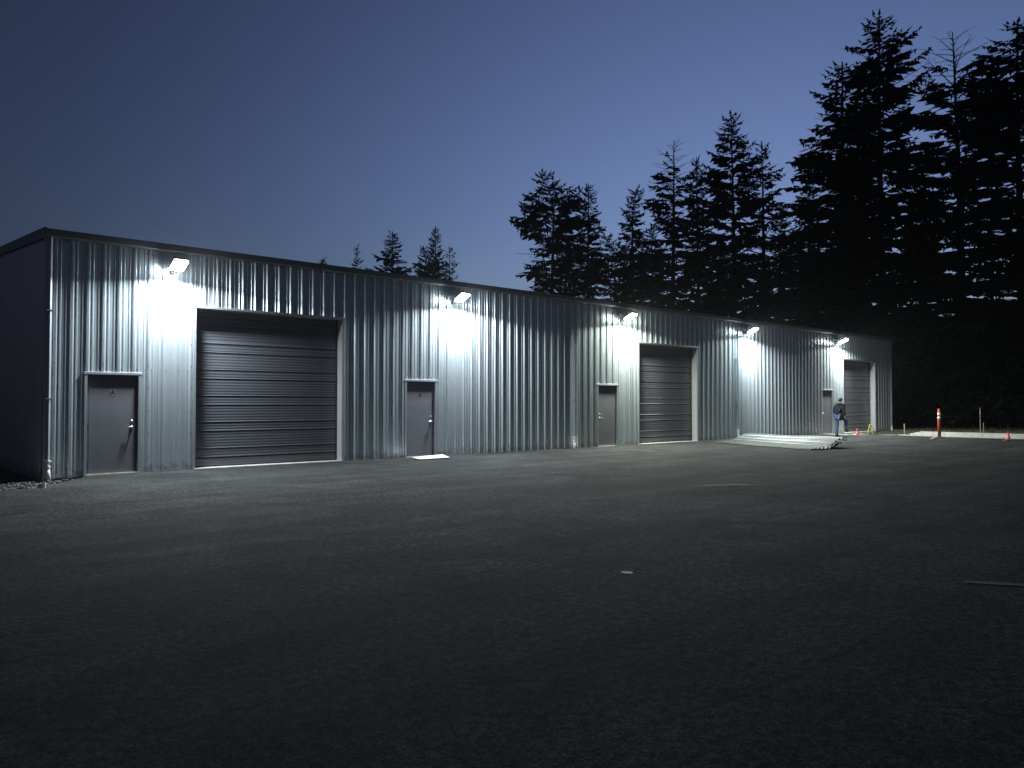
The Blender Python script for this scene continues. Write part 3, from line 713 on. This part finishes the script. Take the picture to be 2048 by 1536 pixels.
# ------------------------------------------------------------------ fir trees
def fir_mesh(seed, H, Rm, style='std', base=.12, dens=1.0):
    rnd = random.Random(seed)
    vs, fs = [], []; tv, tf = [], []
    # trunk path
    bend = rnd.uniform(-.4, .4); K = 14
    def tx(z):
        u = z/H; o = Vector((.012*H*math.sin(u*2.2+seed)*u + (.10*H*max(0, u-.9)*(6 if style == 'bent' else 0)), .01*H*math.cos(u*2+seed)*u, z))
        return o
    def tri(a, b_, c): n = len(vs); vs.extend((a, b_, c)); fs.append((n, n+1, n+2))
    def ttube(pts, rads, n):
        rings = []
        for i, p in enumerate(pts):
            a = pts[max(i-1, 0)]; c = pts[min(i+1, len(pts)-1)]; d = (c-a).normalized()
            u = d.cross(Vector((.3, .2, 1))).normalized(); w = d.cross(u)
            s0 = len(tv); tv.extend([p + (u*math.cos(q)+w*math.sin(q))*rads[i] for q in [2*math.pi*k/n for k in range(n)]]); rings.append(s0)
        for a, b_ in zip(rings, rings[1:]):
            for k in range(n): tf.append((a+k, a+(k+1) % n, b_+(k+1) % n, b_+k))
    r0 = .011*H+.10
    ttube([tx(H*k/K) for k in range(K+1)], [r0*(1-.97*(k/K)**.85)+.012 for k in range(K+1)], 8)
    z = H*base; ang = rnd.uniform(0, 6); lump = [rnd.uniform(.72, 1.18) for _ in range(24)]
    while z < H*.984:
        u = z/H; cr = (u-base)/(1-base)
        # outline: broad low, narrowing to a spire
        env = (min(1, cr/.10)*.25+.75)*(1-cr)**.80 if style != 'full' else 1.28*(1-cr)**.78*(.92+.08*math.sin(cr*9))
        if style == 'bent': env = (1-cr)**.55*(.72+.35*math.sin(cr*7+seed))
        if style == 'sparse': env = (1-cr)**.7*.85
        if style == 'dead': env = (1-cr)**.68*(1.25 if cr > .8 else 1)
        L = Rm*env*lump[int(cr*23)]*rnd.uniform(.55, 1.2) + .22
        ang += 2.399+rnd.uniform(-.8, .8)
        deadz = style == 'dead' and (cr > .90 or (cr > .76 and rnd.random() < .5))
        a0 = (.5*cr+.10)+rnd.uniform(-.24, .24)             # initial rise
        droop = rnd.uniform(.35, .75)*(1-cr*.75)
        dx, dy = math.cos(ang), math.sin(ang); o = tx(z); n_ = max(4, int(L/.19)); pts = []
        for k in range(n_+1):
            s = k/n_; h = L*(a0*s - droop*s*s*.8 + .25*droop*max(0, s-.6)**1.2*1.6)
            sw = .05*L*math.sin(s*3+ang)
            pts.append(o + Vector((dx*L*s - dy*sw, dy*L*s + dx*sw, h)))
        ttube([pts[0], pts[n_//2], pts[-1]], [.02+.008*L, .014+.004*L, .008], 3)
        side = Vector((-dy, dx, 0)); fw = Vector((dx, dy, 0))
        gap = rnd.random() < (.08 if style in ('std', 'full') else .22)
        if not deadz and not gap:
            for k in range(1, n_+1):
                s = k/n_
                if s < .18 and rnd.random() < .6: continue
                if rnd.random() > dens*.98: continue
                p = pts[k]; tl = 1.08*(.34+.52*math.sin(min(1, s*1.1)*math.pi)**.6*min(1, L/2.6))*rnd.uniform(.7, 1.25)*(0.75 if s > .85 else 1)*min(1, .35+(1-cr)*4)
                for sg in (-1, 1):
                    d = (fw*rnd.uniform(.5, .95) + side*sg*rnd.uniform(.4, .95) + Vector((0, 0, rnd.uniform(-.55, .08)))).normalized()
                    wv = d.cross(Vector((0, 0, 1))).normalized()*tl*rnd.uniform(.24, .38) + Vector((0, 0, rnd.uniform(-.07, .07)))
                    m1 = p + d*tl*.5
                    n = len(vs); vs.extend((p, m1+wv, p+d*tl, m1-wv)); fs.append((n, n+1, n+2, n+3))
                # hanging twig
                hl = rnd.uniform(.18, .5)*min(1, L/2); wv = fw*hl*.32
                n = len(vs); vs.extend((p-wv*.6, p+wv, p+Vector((rnd.uniform(-.1, .1), rnd.uniform(-.1, .1), -hl)))); fs.append((n, n+1, n+2))
            # tip
            d = (pts[-1]-pts[-2]).normalized() + Vector((0, 0, .25)); wv = side*.10
            tri(pts[-1]-wv, pts[-1]+wv, pts[-1]+d*rnd.uniform(.2, .45))
        elif deadz:
            for k in range(1, n_+1):
                if rnd.random() < .7:
                    sg = rnd.choice((-1, 1)); d = (fw*.7+side*sg*.6+Vector((0, 0, .3)))*rnd.uniform(.2, .5)
                    ttube([pts[k], pts[k]+d], [.014, .006], 3)
        z += (.10 if style != 'sparse' else .15)*(.75+.5*(1-cr))*(H/24)**.3*rnd.uniform(.6, 1.4) * (1.9 if deadz else 1)/dens
    # leader tuft
    if style != 'dead':
        for k in range(16):
            q = k*2.4; p = tx(H*(.965+.035*k/16)); d = Vector((math.cos(q), math.sin(q), 1.1))*(.22*(1-k/20)); wv = Vector((-math.sin(q), math.cos(q), 0))*.07
            tri(p-wv, p+wv, p+d)
    cm = bpy.data.meshes.new('crown'); cm.from_pydata([tuple(v) for v in vs], [], fs); cm.materials.append(M['needle'])
    tm = bpy.data.meshes.new('trunk'); tm.from_pydata([tuple(v) for v in tv], [], tf); tm.materials.append(M['bark'])
    return cm, tm, H
LIB = {
 'stdA': fir_mesh(1, 24, 5.4, dens=1.12), 'stdB': fir_mesh(2, 24, 5.0, base=.10, dens=1.15), 'stdC': fir_mesh(3, 24, 6.0, base=.08, dens=1.12),
 'full': fir_mesh(5, 28, 7.2, 'full', .06), 'fullB': fir_mesh(6, 27, 7.2, 'full', .05),
 'dead': fir_mesh(17, 26, 6.6, 'dead', .12, 1.0), 'deadB': fir_mesh(8, 22, 5.4, 'dead', .15),
 'bent': fir_mesh(9, 19, 4.8, 'bent', .10, 1.2), 'bentB': fir_mesh(12, 19, 4.8, 'bent', .10, 1.2),
 'sparse': fir_mesh(10, 22, 4.6, 'sparse', .15), 'small': fir_mesh(11, 20, 5.2, base=.2),
}
def fir(key, x, y, tipz, label, rz=0, wide=1.0, group='firs behind the building'):
    cm, tm, H = LIB[key]; zb = tz(x, y)-.1; s = (tipz-zb)/H
    t = thing('fir_tree', label, 'fir tree', (x, y, zb), rz, group); t.scale = (s*wide, s*wide, s)
    for nm, me in (('trunk', tm), ('crown', cm)):
        o = bpy.data.objects.new(nm, me); C.objects.link(o); o.parent = t
    return t
fir('bent', 37.0, 22.8, 18.6, 'ragged fir with a crooked top at the left end of the tall row', 2.5)
fir('stdB', 40.4, 22.4, 18.3, 'fir with a thin pointed tip second from the left in the tall row', 1.0, .95)
fir('bentB', 43.0, 20.2, 17.7, 'low broad fir with a sideways leaning top between pointed firs', 4.2)
fir('deadB', 46.0, 18.6, 21.9, 'fir with a bare dead top left of the tall pointed centre fir', .7)
fir('stdA', 50.2, 19.0, 21.7, 'fir shoulder crowding the left side of the pointed centre fir', 3.3, .8)
fir('stdC', 47.0, 13.8, 23.1, 'neatly pointed conical fir in the middle of the tall row', .4, .95)
fir('sparse', 51.3, 14.0, 21.9, 'thin sparse fir just right of the pointed conical fir', 1.9)
fir('stdC', 50.8, 7.6, 25.9, 'slim fir top poking out left of the tallest fir', 2.2, 1.15)
fir('full', 51.0, 4.6, 28.5, 'tallest and fullest fir towering over the far end of the building', 0)
fir('dead', 56.1, 1.5, 27.6, 'tall thin fir with bare dead top right of the tallest fir', 1.2, 1.05)
fir('fullB', 53.7, -3.0, 26.2, 'big dark fir cut off by the right edge of the picture', .8, 1.22)
BK = 'firs standing half hidden behind the tall row'
for key, x, y, zt, rz, w in (('stdB', 60.5, 15.1, 20.8, 1, 1.15), ('bent', 49.6, 27.7, 16.6, 2, 1.05), ('stdA', 45.1, 29.0, 16.0, 3, 0.96), ('stdC', 52.2, 25.3, 17.4, .5, 1.05), ('stdC', 60.8, 17.6, 19.0, 4, 1.05),
                             ('sparse', 66.1, 7.4, 21.0, 5, 1.15), ('sparse', 65.6, 2.5, 18.0, 2.7, 1.15), ('stdB', 62.0, 10.9, 23.4, 3.6, 1.15), ('bentB', 38.9, 25.6, 12.8, .9, 0.88), ('stdC', 60.5, -3.5, 13.5, 2.1, 1.40), ('stdA', 55.5, 9.5, 16.5, .3, 1.32), ('stdB', 57.0, 4.5, 15.0, 5.1, 1.40),
                             ('stdC', 52.0, 17.0, 14.5, 5.1, 1.40), ('stdA', 46.0, 23.0, 13.0, 1.1, 1.32), ('stdC', 66.0, -9.0, 14.0, .6, 1.6), ('stdA', 60.0, -7.5, 11.0, 1.6, 1.6), ('fullB', 62.5, -5.5, 19.0, 1.1, 1.32)):
    fir(key, x, y, zt, 'dark fir half hidden in the shade behind the tall row', rz, w, BK)
SG = 'small distant firs over the roof'
fir('small', 43.2, 53.4, 20.2, 'small distant conical fir over the roof left of the second lamp', .5, .95, SG)
fir('stdB', 47.1, 51.3, 20.9, 'tallest of the distant firs showing over the roof by the second lamp', 1.5, .8, SG)
fir('bent', 43.2, 47.2, 17.6, 'bushy distant fir leaning against the tallest fir over the roof', 1.7, .8, SG)
fir('sparse', 47.3, 48.5, 18.3, 'thin see-through distant fir just above the second lamp', .3, .9, SG)
fir('sparse', 39.8, 55.2, 18.6, 'scraggy distant fir with crooked bare top over the roof', 5.0, .6, SG)
fir('small', 38.2, 59.4, 17.5, 'lone tiny fir tip just above the roofline, leftmost of all', 2.0, .8, SG)
fir('small', 42.0, 56.0, 16.4, 'tiny fir tip barely above the roof beside the crooked bare fir', 3.0, .7, SG)

# undergrowth closing the view below the crowns
rnd = random.Random(21); vs, fs = [], []
for k in range(150):
    t = k/150; 
    if k < 90: cx, cy = rnd.uniform(44, 72), rnd.uniform(-26, 8)
    else: cx, cy = rnd.uniform(42, 66), rnd.uniform(6, 30)
    if cx < 46 and cy < 4: cx += 4
    hh = rnd.uniform(2.5, 7.5); rr = rnd.uniform(1.4, 2.8); z0 = tz(cx, cy)
    for q in range(520):
        a = rnd.uniform(0, 6.283); u = rnd.random(); r = rr*math.sqrt(1-(u*.96)**2)*rnd.uniform(.35, 1.08)
        p = Vector((cx+r*math.cos(a), cy+r*math.sin(a), z0+u*hh)); s = rnd.uniform(.10, .26)
        d1 = Vector((rnd.uniform(-1, 1), rnd.uniform(-1, 1), rnd.uniform(-.6, .6))).normalized()*s; d2 = d1.cross(Vector((rnd.uniform(-1, 1), rnd.uniform(-1, 1), rnd.uniform(-1, 1)))).normalized()*s*.5
        n = len(vs); vs.extend((tuple(p-d1), tuple(p+d2), tuple(p+d1), tuple(p-d2))); fs.append((n, n+1, n+2, n+3))
o = pyobj('undergrowth', vs, fs, M['bush']); o['kind'] = 'stuff'
# rough grass beyond the kerb
vs, fs = [], []
for k in range(9000):
    x = 38.5 + abs(rnd.gauss(0, 4)); y = rnd.uniform(-22, -.5)
    if x > 52: continue
    z = tz(x, y); h = rnd.uniform(.04, .16); a = rnd.uniform(0, 6.28); w = .012
    n = len(vs); vs.extend(((x-w*math.cos(a), y-w*math.sin(a), z), (x+w*math.cos(a), y+w*math.sin(a), z), (x+rnd.uniform(-.05, .05), y+rnd.uniform(-.05, .05), z+h))); fs.append((n, n+1, n+2))
m_g = mat('dry_grass', (.10, .095, .05), .9, 0, .3, 3)
o = pyobj('rough_grass', vs, fs, m_g); o['kind'] = 'stuff'

# added scattering volume, standing in for lens bloom around the lamps
bm = B((-150, 150, -120, 150, -3, 60)); bmesh.ops.recalc_face_normals(bm, faces=bm.faces)
hm = bpy.data.materials.new('lens_bloom_haze'); hm.use_nodes = True; hn = hm.node_tree; hn.nodes.clear()
ho = hn.nodes.new('ShaderNodeOutputMaterial'); pv = hn.nodes.new('ShaderNodeVolumePrincipled'); pv.inputs['Density'].default_value = 0.00025; pv.inputs['Color'].default_value = (.85, .88, .95, 1); pv.inputs['Anisotropy'].default_value = 0.75
hn.links.new(pv.outputs[0], ho.inputs['Volume'])
o = obj('bloom_haze', bm, hm); o['kind'] = 'stuff'
